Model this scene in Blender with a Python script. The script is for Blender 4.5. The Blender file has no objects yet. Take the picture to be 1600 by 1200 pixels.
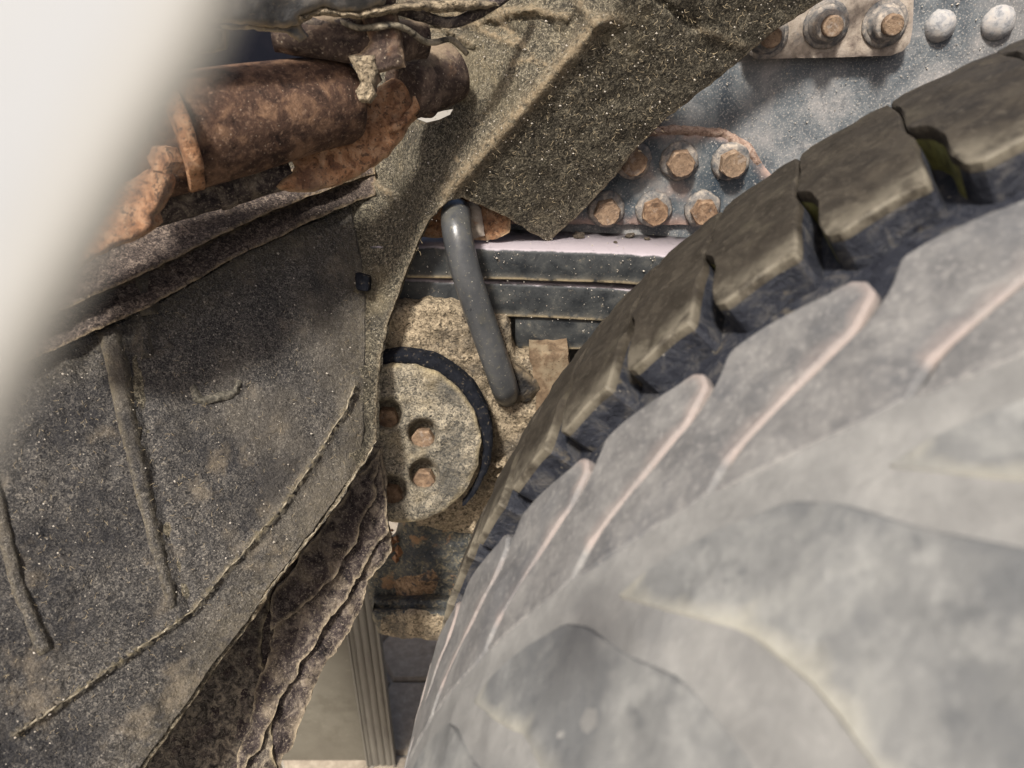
import bpy, bmesh, math, random
import numpy as np
from mathutils import Vector, Matrix, noise
from mathutils.geometry import delaunay_2d_cdt

rnd = random.Random(7)
SC = bpy.context.scene
COL = SC.collection
# ------------------------------------------------------------------ camera
PITCH = math.radians(30)
CAM = np.array([0.0, 0.0, 1.46])
Fv = np.array([0, math.cos(PITCH), -math.sin(PITCH)])
Uv = np.array([0, math.sin(PITCH), math.cos(PITCH)])
Rv = np.array([1.0, 0, 0])
cam = bpy.data.cameras.new('camera')
camo = bpy.data.objects.new('camera', cam)
COL.objects.link(camo)
camo.location = CAM
camo.rotation_euler = (math.radians(90) - PITCH, 0, 0)
cam.sensor_width = 36
cam.lens = 27
cam.clip_start = 0.01
cam.clip_end = 400
cam.dof.use_dof = True
cam.dof.focus_distance = 0.80
cam.dof.aperture_fstop = 6.4
SC.camera = camo
# ------------------------------------------------------------------ daylight
SUN_EL, SUN_AZ = math.radians(52), math.radians(200)     # azimuth from +Y clockwise: behind the camera, to its left
w = bpy.data.worlds.new("World")
SC.world = w
w.use_nodes = True
nt = w.node_tree
sky = nt.nodes.new('ShaderNodeTexSky')
sky.sky_type = 'NISHITA'
sky.sun_disc = False
sky.sun_elevation = SUN_EL
sky.sun_rotation = SUN_AZ
sky.air_density = 0.7
sky.ozone_density = 1.0
sky.dust_density = 7.0
nt.links.new(sky.outputs[0], nt.nodes['Background'].inputs[0])
nt.nodes['Background'].inputs[1].default_value = 0.066
sl = bpy.data.lights.new('sun', 'SUN')
sl.energy = 3.3
sl.angle = math.radians(7)
sl.color = (1.0, 0.965, 0.91)
so = bpy.data.objects.new('sun', sl)
COL.objects.link(so)
sd = Vector((math.sin(SUN_AZ) * math.cos(SUN_EL), math.cos(SUN_AZ) * math.cos(SUN_EL), math.sin(SUN_EL)))
so.rotation_euler = sd.to_track_quat('Z', 'Y').to_euler()
SC.view_settings.view_transform = 'Standard'
SC.view_settings.look = 'None'
SC.view_settings.gamma = 1
SC.view_settings.exposure = 0.85

# ------------------------------------------------------------------ helpers
FPX = 1200.0
def ray(px, py):
    return Fv + Rv * ((px - 800) / FPX) - Uv * ((py - 600) / FPX)
def P(px, py, d):                       # a point of the photograph at a given distance
    return CAM + ray(px, py) * d
def dY(px, py, Y):
    return Y / ray(px, py)[1]
def W(px, py, Y):                       # ... on the upright plane y = Y
    return P(px, py, dY(px, py, Y))
def planeY(Y):
    return lambda X, Yp: Y / (math.cos(PITCH) - math.sin(PITCH) * (Yp - 600) / FPX)
def plane3(a, b, c):                    # 1/d is affine on a plane
    A = np.array([[a[0], a[1], 1], [b[0], b[1], 1], [c[0], c[1], 1]], float)
    k = np.linalg.solve(A, np.array([1 / a[2], 1 / b[2], 1 / c[2]]))
    return lambda X, Y: 1.0 / (k[0] * X + k[1] * Y + k[2])
def sstep(a, b, x):
    t = np.clip((x - a) / (b - a), 0, 1)
    return t * t * (3 - 2 * t)
def inside(poly, X, Y):
    poly = np.asarray(poly, float)
    r = np.zeros(len(X), bool)
    A = poly
    B = np.roll(poly, -1, 0)
    for (x0, y0), (x1, y1) in zip(A, B):
        if y0 == y1:
            continue
        c = (y0 > Y) != (y1 > Y)
        r ^= c & (X < x0 + (Y - y0) / (y1 - y0) * (x1 - x0))
    return r
def pdist(line, X, Y, closed=False):
    L = np.asarray(line, float)
    out = np.full(len(X), 1e9)
    n = len(L)
    for i in range(n if closed else n - 1):
        a, b = L[i], L[(i + 1) % n]
        ab = b - a
        l2 = ab @ ab + 1e-9
        t = np.clip(((X - a[0]) * ab[0] + (Y - a[1]) * ab[1]) / l2, 0, 1)
        out = np.minimum(out, np.hypot(X - a[0] - t * ab[0], Y - a[1] - t * ab[1]))
    return out
def resample(poly, step, closed=True):
    P_ = [np.array(p, float) for p in poly]
    out = []
    n = len(P_)
    for i in range(n if closed else n - 1):
        a, b = P_[i], P_[(i + 1) % n]
        k = max(1, int(round(np.linalg.norm(b - a) / step)))
        for j in range(k):
            out.append(a + (b - a) * j / k)
    if not closed:
        out.append(P_[-1])
    return np.array(out)
def rag(poly, step=6, amp=3, freq=0.05, seed=0, closed=True):
    q = resample(poly, step, closed)
    r = []
    for p in q:
        v = Vector((p[0] * freq, p[1] * freq, seed * 7.3))
        r.append((p[0] + amp * noise.fractal(v, 1.0, 2.0, 3), p[1] + amp * noise.fractal(v + Vector((31, 5, 9)), 1.0, 2.0, 3)))
    return np.array(r)
def smooth_poly(poly, n=2):
    q = [np.array(p, float) for p in poly]
    for _ in range(n):
        r = []
        for i in range(len(q)):
            a, b = q[i], q[(i + 1) % len(q)]
            r += [a * .75 + b * .25, a * .25 + b * .75]
        q = r
    return np.array(q)
def nz(v, sc, oct=4):
    return noise.fractal(Vector(v) * sc, 0.9, 2.1, oct)

def empty(name, loc, label=None, cat=None, group=None):
    o = bpy.data.objects.new(name, None)
    COL.objects.link(o)
    o.location = loc
    o.empty_display_size = 0.02
    if label:
        o['label'] = label
        o['category'] = cat
    if group:
        o['group'] = group
    bpy.context.view_layer.update()
    return o
def mesh_obj(name, verts, faces, mat, parent=None, smooth=True, attr=None, flat_from=None, kind=None, label=None):
    v = np.asarray(verts, float)
    if parent is not None:
        if parent.type == 'MESH':
            bpy.context.view_layer.update()
        M = np.array(parent.matrix_world.inverted())
        v = v @ M[:3, :3].T + M[:3, 3]
    me = bpy.data.meshes.new(name)
    me.from_pydata([tuple(x) for x in v], [], [tuple(int(i) for i in f) for f in faces])
    if smooth:
        n = len(me.polygons)
        s = np.ones(n, bool)
        if flat_from is not None:
            s[flat_from:] = False
        me.polygons.foreach_set('use_smooth', s)
    a = me.attributes.new('edge', 'FLOAT', 'POINT')
    if attr is not None:
        a.data.foreach_set('value', np.asarray(attr, np.float32))
    if mat:
        me.materials.append(mat)
    me.update()
    o = bpy.data.objects.new(name, me)
    COL.objects.link(o)
    if parent is not None:
        o.parent = parent
    if kind:
        o['kind'] = kind
    if label:
        o['label'] = label
    return o

def sheet(name, outline, dfn, mat, parent=None, thick=(0, 0.006, 0), step=8, holes=(), disp=(0, 1), lip=None,
          ridges=(), edge_px=6, edge_gain=1.0, kind=None, label=None, jitter=.35, ostep=None):
    """A real sheet or slab: an outline at its own distance, surface relief, rim and back."""
    ol = resample(outline, ostep or step * .8)
    loops = [ol] + [resample(h, step * .6) for h in holes]
    x0, y0 = ol.min(0)
    x1, y1 = ol.max(0)
    r = np.random.default_rng(int(abs(x0 * 13 + y0 * 7)) + len(ol))
    gx, gy = np.meshgrid(np.arange(x0, x1, step), np.arange(y0, y1, step))
    gx = gx.ravel() + r.uniform(-jitter, jitter, gx.size) * step
    gy = gy.ravel() + r.uniform(-jitter, jitter, gy.size) * step
    ok = inside(ol, gx, gy) & (pdist(ol, gx, gy, True) > step * .45)
    for h in loops[1:]:
        ok &= ~inside(h, gx, gy) & (pdist(h, gx, gy, True) > step * .45)
    pts = [Vector(p) for l in loops for p in l] + [Vector((a, b)) for a, b in zip(gx[ok], gy[ok])]
    edges = []
    o = 0
    for l in loops:
        n = len(l)
        edges += [(o + i, o + (i + 1) % n) for i in range(n)]
        o += n
    res = delaunay_2d_cdt(pts, edges, [], 0, 1e-4)
    V2 = np.array([(v.x, v.y) for v in res[0]])
    T = np.array([f for f in res[2]])
    cx, cy = V2[T].mean(1).T
    keep = inside(ol, cx, cy)
    for h in loops[1:]:
        keep &= ~inside(h, cx, cy)
    T = T[keep]
    X, Y = V2[:, 0], V2[:, 1]
    d = np.array(dfn(X, Y), float) * np.ones(len(X))
    de = np.minimum.reduce([pdist(l, X, Y, True) for l in loops])
    edge = np.clip(1 - de / edge_px, 0, 1) * edge_gain
    if lip:
        d += lip[1] * np.clip(1 - de / lip[0], 0, 1) ** 2
    for (line, wpx, h, dust) in ridges:
        q = np.exp(-(pdist(line, X, Y) / wpx) ** 2)
        d -= h * q
        edge = np.maximum(edge, q * dust)
    D = Fv[None] + Rv[None] * ((X - 800) / FPX)[:, None] - Uv[None] * ((Y - 600) / FPX)[:, None]
    V = CAM + D * d[:, None]
    if disp[0]:
        fade = 1.0
        for i in range(len(V)):
            n_ = nz(V[i], disp[1])
            V[i] -= D[i] * disp[0] * n_
    # orientation towards the camera
    a, b, c = V[T[0]]
    if np.dot(np.cross(b - a, c - a), CAM - a) < 0:
        T = T[:, ::-1]
    n = len(V)
    verts = [V]
    faces = [tuple(t) for t in T]
    nf = len(faces)
    th = np.array(thick, float)
    # rim: boundary edges of the triangles
    cnt = {}
    for t in T:
        for i in range(3):
            e = (t[i], t[(i + 1) % 3])
            cnt[e] = 1
    be = [e for e in cnt if (e[1], e[0]) not in cnt]
    bi = sorted({i for e in be for i in e})
    m = {k: n + j for j, k in enumerate(bi)}
    m2 = {k: n + len(bi) + j for j, k in enumerate(bi)}
    verts += [V[bi], V[bi] + th]
    for a_, b_ in be:
        faces.append((m[b_], m[a_], m2[a_], m2[b_]))
    nb = n + 2 * len(bi)
    verts.append(V + th)
    faces += [tuple(nb + np.array(t)[::-1]) for t in T]
    at = np.concatenate([edge, np.full(len(bi), edge_gain * .8), np.zeros(len(bi)), np.zeros(n)])
    return mesh_obj(name, np.concatenate(verts), faces, mat, parent, True, at, nf, kind, label)

def frame_of(t):
    t = t / np.linalg.norm(t)
    u = np.cross(t, [0.13, 0.21, 0.97])
    u /= np.linalg.norm(u)
    return t, u, np.cross(t, u)
def tube(name, pts, rad, mat, parent=None, n=20, sub=6, amp=0, asc=60, kind=None, label=None):
    pts = [np.array(p, float) for p in pts]
    q, rr = [], []
    R_ = [rad] * len(pts) if np.isscalar(rad) else list(rad)
    for i in range(len(pts) - 1):
        p0, p1, p2, p3 = pts[max(i - 1, 0)], pts[i], pts[i + 1], pts[min(i + 2, len(pts) - 1)]
        for j in range(sub):
            t = j / sub
            q.append(.5 * (2 * p1 + (p2 - p0) * t + (2 * p0 - 5 * p1 + 4 * p2 - p3) * t * t + (3 * p1 - p0 - 3 * p2 + p3) * t ** 3))
            rr.append(R_[i] * (1 - t) + R_[i + 1] * t)
    q.append(pts[-1])
    rr.append(R_[-1])
    V, Fc = [], []
    u = None
    for i, p in enumerate(q):
        t = q[min(i + 1, len(q) - 1)] - q[max(i - 1, 0)]
        t, u0, v0 = frame_of(t)
        if u is None:
            u = u0
        u = u - t * (u @ t)
        u /= np.linalg.norm(u)
        v = np.cross(t, u)
        for k in range(n):
            a = 2 * math.pi * k / n
            nv = math.cos(a) * u + math.sin(a) * v
            r_ = rr[i]
            w_ = p + nv * r_
            if amp:
                w_ = w_ + nv * amp * nz(w_, asc)
            V.append(w_)
    for i in range(len(q) - 1):
        for k in range(n):
            a, b = i * n + k, i * n + (k + 1) % n
            Fc.append((a, b, b + n, a + n))
    nf = len(Fc)
    Fc.append(tuple(range(n))[::-1])
    Fc.append(tuple(range((len(q) - 1) * n, len(q) * n)))
    return mesh_obj(name, V, Fc, mat, parent, True, None, nf, kind, label)
def lathe_verts(org, axis, prof, n=32, amp=0, asc=60, up=None):
    """prof: (along, radius) pairs"""
    t, u, v = frame_of(np.array(axis, float))
    V, Fc = [], []
    for (h, r) in prof:
        for k in range(n):
            a = 2 * math.pi * k / n
            nv = math.cos(a) * u + math.sin(a) * v
            p = np.array(org) + t * h + nv * r
            if amp:
                p = p + nv * amp * nz(p, asc)
            V.append(p)
    m = len(prof)
    for i in range(m - 1):
        for k in range(n):
            a, b = i * n + k, i * n + (k + 1) % n
            Fc.append((a, b, b + n, a + n))
    Fc.append(tuple(range(n))[::-1])
    Fc.append(tuple(range((m - 1) * n, m * n)))
    return V, Fc
def lathe(name, org, axis, prof, mat, parent=None, n=32, amp=0, asc=60, flat=False, label=None):
    V, Fc = lathe_verts(org, axis, prof, n, amp, asc)
    o = mesh_obj(name, V, Fc, mat, parent, not flat, None, None if flat else len(Fc) - 2, None, label)
    return o
def bevel(o, wd, seg=2, ang=35):
    m = o.modifiers.new('bevel', 'BEVEL')
    m.width = wd
    m.segments = seg
    m.limit_method = 'ANGLE'
    m.angle_limit = math.radians(ang)
    return o

# ------------------------------------------------------------------ materials
def mat(name, ramp, scale=60, detail=6, dist=0.0, layers=(), rough=(.7, .95), bump=((300, .5, .002),), metal=0.0, edge=None, spec=.3, stretch=None):
    """ramp: (pos, colour) on a fractal noise; layers: (kind, scale, lo, hi, colour, amount)"""
    m = bpy.data.materials.new(name)
    m.use_nodes = True
    t = m.node_tree
    b = t.nodes['Principled BSDF']
    L = t.links.new
    tc = t.nodes.new('ShaderNodeTexCoord')
    oi = t.nodes.new('ShaderNodeObjectInfo')
    ml = t.nodes.new('ShaderNodeVectorMath')
    ml.operation = 'MULTIPLY_ADD'
    cb = t.nodes.new('ShaderNodeCombineXYZ')
    for i in range(3):
        L(oi.outputs['Random'], cb.inputs[i])
    ml.inputs[1].default_value = (3.1, 5.3, 2.7)
    L(cb.outputs[0], ml.inputs[0])
    L(tc.outputs['Object'], ml.inputs[2])
    vec = ml.outputs[0]
    if stretch:
        mp = t.nodes.new('ShaderNodeMapping')
        mp.inputs['Scale'].default_value = stretch
        L(vec, mp.inputs['Vector'])
        vec = mp.outputs[0]
    def tex(kind, sc, det=4, rg=.6, ds=0.0):
        if kind == 'voronoi':
            n = t.nodes.new('ShaderNodeTexVoronoi')
            n.inputs['Scale'].default_value = sc
            L(vec, n.inputs['Vector'])
            return n.outputs['Distance']
        n = t.nodes.new('ShaderNodeTexNoise')
        n.inputs['Scale'].default_value = sc
        n.inputs['Detail'].default_value = det
        n.inputs['Roughness'].default_value = rg
        n.inputs['Distortion'].default_value = ds
        L(vec, n.inputs['Vector'])
        return n.outputs[0]
    base = tex('noise', scale, detail, .68, dist)
    r = t.nodes.new('ShaderNodeValToRGB')
    e = r.color_ramp.elements
    e[0].position, e[0].color = ramp[0][0], (*ramp[0][1], 1)
    e[1].position, e[1].color = ramp[-1][0], (*ramp[-1][1], 1)
    for p_, c_ in ramp[1:-1]:
        x = e.new(p_)
        x.color = (*c_, 1)
    L(base, r.inputs[0])
    col = r.outputs[0]
    def over(col, fac, c_, amt):
        mr = t.nodes.new('ShaderNodeMath')
        mr.operation = 'MULTIPLY'
        mr.inputs[1].default_value = amt
        L(fac, mr.inputs[0])
        mx = t.nodes.new('ShaderNodeMix')
        mx.data_type = 'RGBA'
        L(mr.outputs[0], mx.inputs[0])
        L(col, mx.inputs[6])
        mx.inputs[7].default_value = (*c_, 1)
        return mx.outputs[2]
    def band(src, lo, hi):
        mr = t.nodes.new('ShaderNodeMapRange')
        mr.interpolation_type = 'SMOOTHSTEP'
        mr.inputs[1].default_value = lo
        mr.inputs[2].default_value = hi
        L(src, mr.inputs[0])
        return mr.outputs[0]
    for (kind, sc, lo, hi, c_, amt) in layers:
        if kind == 'rand':                              # one piece rustier or dustier than the next
            f = oi.outputs['Random']
        elif kind == 'up':                                # settled dust: on faces that look upwards
            g = t.nodes.new('ShaderNodeNewGeometry')
            sp = t.nodes.new('ShaderNodeSeparateXYZ')
            L(g.outputs['Normal'], sp.inputs[0])
            nn = tex('noise', sc, 5)
            ad = t.nodes.new('ShaderNodeMath')
            ad.operation = 'ADD'
            L(sp.outputs[2], ad.inputs[0])
            L(nn, ad.inputs[1])
            f = band(ad.outputs[0], lo + .5, hi + .5)
        else:
            f = band(tex(kind, sc, 5 if kind == 'noise' else 0, .65), lo, hi)
        col = over(col, f, c_, amt)
    if edge:                                            # rim tint, worn dust on most parts: (colour, amount, noise scale)
        at = t.nodes.new('ShaderNodeAttribute')
        at.attribute_name = 'edge'
        nn = tex('noise', edge[2], 5)
        mu = t.nodes.new('ShaderNodeMath')
        mu.operation = 'MULTIPLY'
        L(at.outputs['Fac'], mu.inputs[0])
        L(band(nn, .3, .6), mu.inputs[1])
        col = over(col, mu.outputs[0], edge[0], edge[1])
    L(col, b.inputs['Base Color'])
    rr = t.nodes.new('ShaderNodeMapRange')
    rr.inputs[1].default_value, rr.inputs[2].default_value = .3, .7
    rr.inputs[3].default_value, rr.inputs[4].default_value = rough
    L(base, rr.inputs[0])
    L(rr.outputs[0], b.inputs['Roughness'])
    b.inputs['Metallic'].default_value = metal
    b.inputs['Specular IOR Level'].default_value = spec
    prev = None
    for (sc, st, dd) in bump:
        bn = t.nodes.new('ShaderNodeBump')
        bn.inputs['Strength'].default_value = st
        bn.inputs['Distance'].default_value = dd
        L(tex('noise', sc, 5, .65, .6), bn.inputs['Height'])
        if prev:
            L(prev, bn.inputs['Normal'])
        prev = bn.outputs[0]
    if prev:
        L(prev, b.inputs['Normal'])
    return m

TAN = (.33, .25, .155)
M = {}
M['felt'] = mat('dirty_felt', [(.36, (.014, .013, .011)), (.5, (.078, .068, .050)), (.62, (.265, .23, .165))], 330, 8, 1.2,
    [('noise', 9, .50, .68, (.19, .155, .095), .45), ('noise', 16, .52, .72, (.03, .027, .024), .5), ('voronoi', 160, .16, .06, (.45, .40, .33), .55)],
    bump=((420, .9, .0022), (90, .5, .004)), edge=(TAN, .8, 200), spec=.15)
M['plastic'] = mat('dirty_black_plastic', [(.36, (.014, .013, .013)), (.5, (.060, .056, .053)), (.64, (.23, .205, .172))], 360, 9, 1.6,
    [('noise', 6, .44, .62, (.014, .014, .017), .7), ('noise', 22, .55, .72, (.24, .195, .14), .5), ('noise', 180, .60, .68, (.008, .008, .009), .8), ('voronoi', 130, .13, .05, (.42, .38, .32), .35), ('noise', 3.5, .5, .62, (.17, .145, .11), .35)],
    bump=((380, 1.0, .0028), (70, .6, .005)), edge=((.20, .165, .105), .85, 200), spec=.2)
M['railskin'] = mat('dirty_brown_rail', [(.36, (.016, .012, .011)), (.5, (.085, .066, .057)), (.64, (.27, .21, .165))], 240, 9, 1.4,
    [('noise', 14, .48, .66, (.02, .016, .016), .65), ('noise', 26, .55, .72, (.25, .185, .13), .5), ('voronoi', 130, .14, .05, (.5, .43, .35), .6)],
    bump=((300, 1.0, .003), (70, .6, .005)), edge=(TAN, .95, 120), spec=.2)
M['purple'] = mat('dirty_rubber_strip', [(.36, (.014, .011, .012)), (.5, (.068, .053, .049)), (.66, (.25, .205, .16))], 60, 9, 1.0,
    [('noise', 14, .46, .66, (.03, .021, .022), .75), ('noise', 18, .52, .66, (.27, .215, .15), .6), ('noise', 420, .53, .66, (.34, .28, .21), .65)],
    bump=((260, .9, .003), (50, .7, .008)), edge=((.42, .34, .23), .95, 120), spec=.2)
M['frame'] = mat('dusty_blue_grey_paint', [(.3, (.05, .062, .075)), (.5, (.14, .153, .16)), (.68, (.29, .28, .27))], 22, 8, .4,
    [('noise', 7, .46, .66, (.33, .29, .26), .28), ('noise', 60, .56, .66, (.07, .08, .09), .5), ('noise', 420, .52, .64, (.45, .41, .37), .6), ('voronoi', 190, .16, .06, (.55, .51, .45), .5), ('noise', 300, .36, .30, (.02, .02, .02), .7)],
    rough=(.5, .85), bump=((300, .6, .0014),), edge=((.45, .31, .25), .9, 60))
M['leaf'] = mat('dusty_black_spring_steel', [(.35, (.012, .014, .016)), (.55, (.034, .036, .036)), (.7, (.075, .073, .064))], 40, 6, .3,
    [('noise', 160, .6, .72, (.20, .17, .12), .5), ('voronoi', 280, .10, .05, (.45, .40, .33), .6), ('up', 60, .55, .9, (.40, .35, .37), .9), ('noise', 400, .68, .72, (.3, .2, .15), .8)],
    rough=(.45, .75), bump=((300, .35, .001),), edge=((.40, .32, .20), .95, 90), spec=.4)
M['ubolt'] = mat('grey_steel_rod', [(.3, (.040, .042, .045)), (.6, (.072, .073, .074)), (.75, (.15, .135, .105))], 30, 5, .2,
    [('voronoi', 150, .10, .05, (.6, .56, .46), .7), ('noise', 22, .52, .68, (.13, .12, .09), .4), ('noise', 260, .58, .68, (.28, .24, .15), .4)], rough=(.26, .5), bump=((260, .25, .0008),), spec=.5)
M['mud'] = mat('caked_mud_casting', [(.36, (.03, .025, .018)), (.47, (.24, .19, .128)), (.63, (.48, .385, .26))], 230, 9, 1.0,
    [('noise', 13, .48, .64, (.06, .055, .05), .65), ('voronoi', 110, .12, .05, (.62, .56, .46), .5)],
    bump=((280, 1.0, .003), (70, .8, .006)), spec=.15)
M['disc'] = mat('mud_caked_plate', [(.36, (.022, .022, .022)), (.47, (.175, .155, .12)), (.63, (.45, .385, .28))], 230, 9, 1.4,
    [('noise', 9, .47, .62, (.05, .05, .048), .7), ('noise', 11, .52, .7, (.33, .26, .15), .5)],
    bump=((240, 1.0, .0035), (80, .8, .006)), edge=((.42, .34, .2), .8, 50), spec=.2)
M['lower'] = mat('dark_steel_with_rust', [(.35, (.020, .025, .033)), (.5, (.085, .085, .075)), (.66, (.27, .22, .14))], 130, 9, 1.0,
    [('noise', 16, .585, .64, (.33, .19, .095), .8), ('noise', 11, .48, .64, (.03, .036, .048), .8), ('voronoi', 120, .14, .05, (.6, .56, .46), .6)],
    rough=(.5, .9), bump=((240, 1.0, .003), (60, .7, .006)), edge=((.36, .30, .19), .6, 90))
RUST_L = [('noise', 20, .54, .68, (.10, .075, .062), .6), ('noise', 270, .52, .64, (.05, .035, .03), .75), ('noise', 60, .56, .66, (.12, .06, .038), .7), ('voronoi', 140, .12, .05, (.55, .42, .28), .5)]
M['rust'] = mat('orange_rust', [(.33, (.10, .045, .024)), (.48, (.33, .17, .088)), (.66, (.48, .30, .18))], 85, 8, .5, RUST_L,
    bump=((260, .8, .0022),), edge=((.48, .34, .2), .8, 90), spec=.15)
M['brown'] = mat('dark_brown_rust', [(.33, (.020, .013, .012)), (.5, (.072, .050, .041)), (.68, (.19, .135, .10))], 55, 8, .6,
    [('noise', 18, .54, .68, (.28, .15, .08), .6), ('noise', 260, .53, .66, (.27, .205, .145), .55), ('voronoi', 150, .14, .05, (.55, .47, .36), .7), ('up', 120, .55, .95, (.30, .23, .15), .6)],
    bump=((240, .8, .002),), edge=((.40, .28, .17), .7, 90), spec=.2)
M['muffler'] = mat('rusty_silencer_steel', [(.33, (.016, .009, .007)), (.5, (.072, .041, .028)), (.7, (.22, .13, .078))], 60, 8, .6,
    [('noise', 17, .50, .64, (.24, .14, .085), .6), ('noise', 300, .54, .68, (.28, .18, .12), .5), ('voronoi', 170, .12, .05, (.5, .4, .3), .5)],
    bump=((280, .7, .0018),), spec=.2)
M['bolt'] = mat('rusty_bolt_head', [(.33, (.060, .034, .021)), (.5, (.185, .108, .062)), (.68, (.33, .225, .14))], 120, 7, .4,
    [('rand', 0, 0, 0, (.27, .215, .155), .4), ('noise', 90, .56, .66, (.33, .28, .235), .5), ('noise', 330, .56, .64, (.07, .045, .035), .7)], bump=((380, .9, .0016),), spec=.25)
M['pale'] = mat('pale_dusty_bracket', [(.3, (.14, .11, .09)), (.5, (.33, .275, .22)), (.68, (.44, .375, .31))], 90, 8, .3,
    [('noise', 24, .58, .70, (.17, .18, .19), .7), ('noise', 420, .58, .68, (.12, .09, .08), .6), ('noise', 40, .64, .72, (.34, .18, .10), .7)],
    bump=((340, .6, .0012),), edge=((.42, .35, .3), .5, 60))
M['washer'] = mat('dusty_painted_washer', [(.35, (.07, .075, .08)), (.5, (.20, .18, .16)), (.66, (.40, .34, .275))], 110, 7, .4,
    [('noise', 300, .58, .68, (.05, .05, .055), .6)], bump=((340, .7, .0012),))
M['rivet'] = mat('dusty_grey_rivet', [(.35, (.17, .175, .185)), (.5, (.32, .31, .30)), (.66, (.42, .38, .34))], 110, 7, .4,
    [('noise', 300, .60, .68, (.10, .09, .09), .6)], bump=((340, .6, .0012),))
M['black'] = mat('black_rubber', [(.35, (.005, .006, .009)), (.6, (.012, .013, .017)), (.75, (.035, .032, .029))], 120, 6, .3,
    [('noise', 200, .58, .68, (.16, .13, .09), .6)], rough=(.85, 1.0), bump=((260, .8, .002),), spec=.12)
M['clip'] = mat('dusty_clip', [(.35, (.03, .027, .022)), (.5, (.10, .09, .07)), (.65, (.22, .195, .15))], 300, 8, .6, bump=((380, .8, .002),))
M['seam'] = mat('dusty_seam', [(.40, (.04, .035, .028)), (.5, (.20, .17, .12)), (.62, (.34, .29, .21))], 90, 6, .6, bump=((300, .8, .002),))
M['spacer'] = mat('flat_brown_rust', [(.33, (.09, .06, .038)), (.5, (.165, .115, .072)), (.68, (.27, .20, .13))], 60, 8, .5, [('noise', 30, .5, .62, (.24, .195, .13), .6), ('noise', 260, .58, .66, (.07, .05, .035), .7)], bump=((260, .7, .0015),), spec=.15)
M['crust'] = mat('dusty_torn_rubber', [(.36, (.02, .017, .015)), (.5, (.11, .092, .075)), (.64, (.29, .24, .175))], 150, 9, 1.0,
    [('noise', 12, .48, .62, (.035, .026, .024), .8), ('noise', 400, .55, .66, (.34, .29, .22), .5)], bump=((260, .9, .003),), edge=((.38, .31, .2), .9, 100), spec=.2)
M['rustpatch'] = mat('flaked_rust', [(.36, (.05, .04, .03)), (.47, (.24, .15, .085)), (.62, (.40, .27, .16))], 150, 9, .8, [('noise', 40, .52, .6, (.035, .04, .048), .85)], bump=((240, 1.0, .003),), spec=.2)
M['rod_hole'] = mat('rod_hole_black', [(.35, (.008, .008, .010)), (.55, (.03, .027, .024)), (.7, (.12, .095, .065))], 170, 8, .8, bump=((240, 1.0, .003),), edge=((.22, .165, .10), .7, 90))  # dirt-flecked black standing in for the darkness round the rod's end
M['grey'] = mat('dusty_grey_cover', [(.35, (.035, .037, .042)), (.5, (.10, .098, .095)), (.7, (.23, .20, .165))], 35, 8, .4,
    [('noise', 280, .58, .7, (.30, .25, .18), .5)], bump=((260, .6, .0015),), edge=((.46, .36, .23), .95, 70))
M['white'] = mat('white_paint_beige_edge', [(.3, (.295, .298, .30)), (.7, (.325, .328, .33))], 30, 5, 0, rough=(.5, .6), bump=(), spec=.3, edge=((.30, .26, .185), 1.0, .01))  # colour fades smoothly to beige towards the edge
M['beige'] = mat('beige_painted_panel', [(.3, (.11, .099, .078)), (.7, (.155, .142, .112))], 12, 7, .2, [('noise', 16, .5, .68, (.085, .075, .056), .55), ('noise', 120, .6, .68, (.2, .185, .15), .4), ('noise', 300, .66, .70, (.12, .10, .08), .7)],
    rough=(.5, .7), bump=((200, .15, .001),))
M['alu'] = mat('dusty_ribbed_metal', [(.3, (.11, .10, .085)), (.7, (.19, .175, .145))], 40, 6, .2, [('noise', 90, .58, .7, (.10, .09, .08), .6)],
    rough=(.5, .75), bump=((260, .3, .001),), stretch=(1, 1, .15))
M['stone'] = mat('concrete_paver', [(.3, (.22, .18, .135)), (.5, (.31, .26, .20)), (.7, (.42, .36, .28))], 60, 9, .3,
    [('noise', 500, .6, .7, (.33, .3, .26), .6)], bump=((300, .7, .0015),))
M['sandbed'] = mat('pale_ground', [(.3, (.24, .22, .19)), (.7, (.36, .33, .28))], 20, 8, .3, bump=((90, .5, .004),))
M['dark'] = mat('gap_shade_black', [(.3, (.004, .005, .008)), (.7, (.008, .008, .011))], 20, 5, .2, rough=(.95, 1.0), bump=((200, .3, .001),), spec=.03)  # near-black colour holds the shade of the gap above the silencer
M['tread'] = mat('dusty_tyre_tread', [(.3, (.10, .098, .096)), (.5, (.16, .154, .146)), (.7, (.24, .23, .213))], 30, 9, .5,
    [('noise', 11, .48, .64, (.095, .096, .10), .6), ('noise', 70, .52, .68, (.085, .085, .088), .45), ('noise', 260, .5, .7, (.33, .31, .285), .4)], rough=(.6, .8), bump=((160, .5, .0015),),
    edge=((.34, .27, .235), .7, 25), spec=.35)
M['tread2'] = mat('dusty_outer_tread', [(.3, (.115, .116, .112)), (.5, (.172, .171, .163)), (.7, (.27, .266, .243))], 16, 9, .5,
    [('noise', 45, .5, .66, (.29, .285, .265), .45), ('noise', 14, .46, .62, (.095, .098, .10), .65), ('noise', 60, .55, .68, (.08, .083, .085), .5)], rough=(.6, .8), bump=((160, .5, .0015),),
    edge=((.40, .375, .30), .6, 8), spec=.35)
M['fringe'] = mat('green_fringe_paint', [(.3, (.10, .09, .035)), (.5, (.22, .21, .065)), (.7, (.28, .28, .10))], 60, 7, .4, [('noise', 30, .55, .66, (.16, .07, .05), .7)], bump=((160, .5, .002),))  # greenish and reddish image fringe painted into the notch walls as colour
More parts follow.
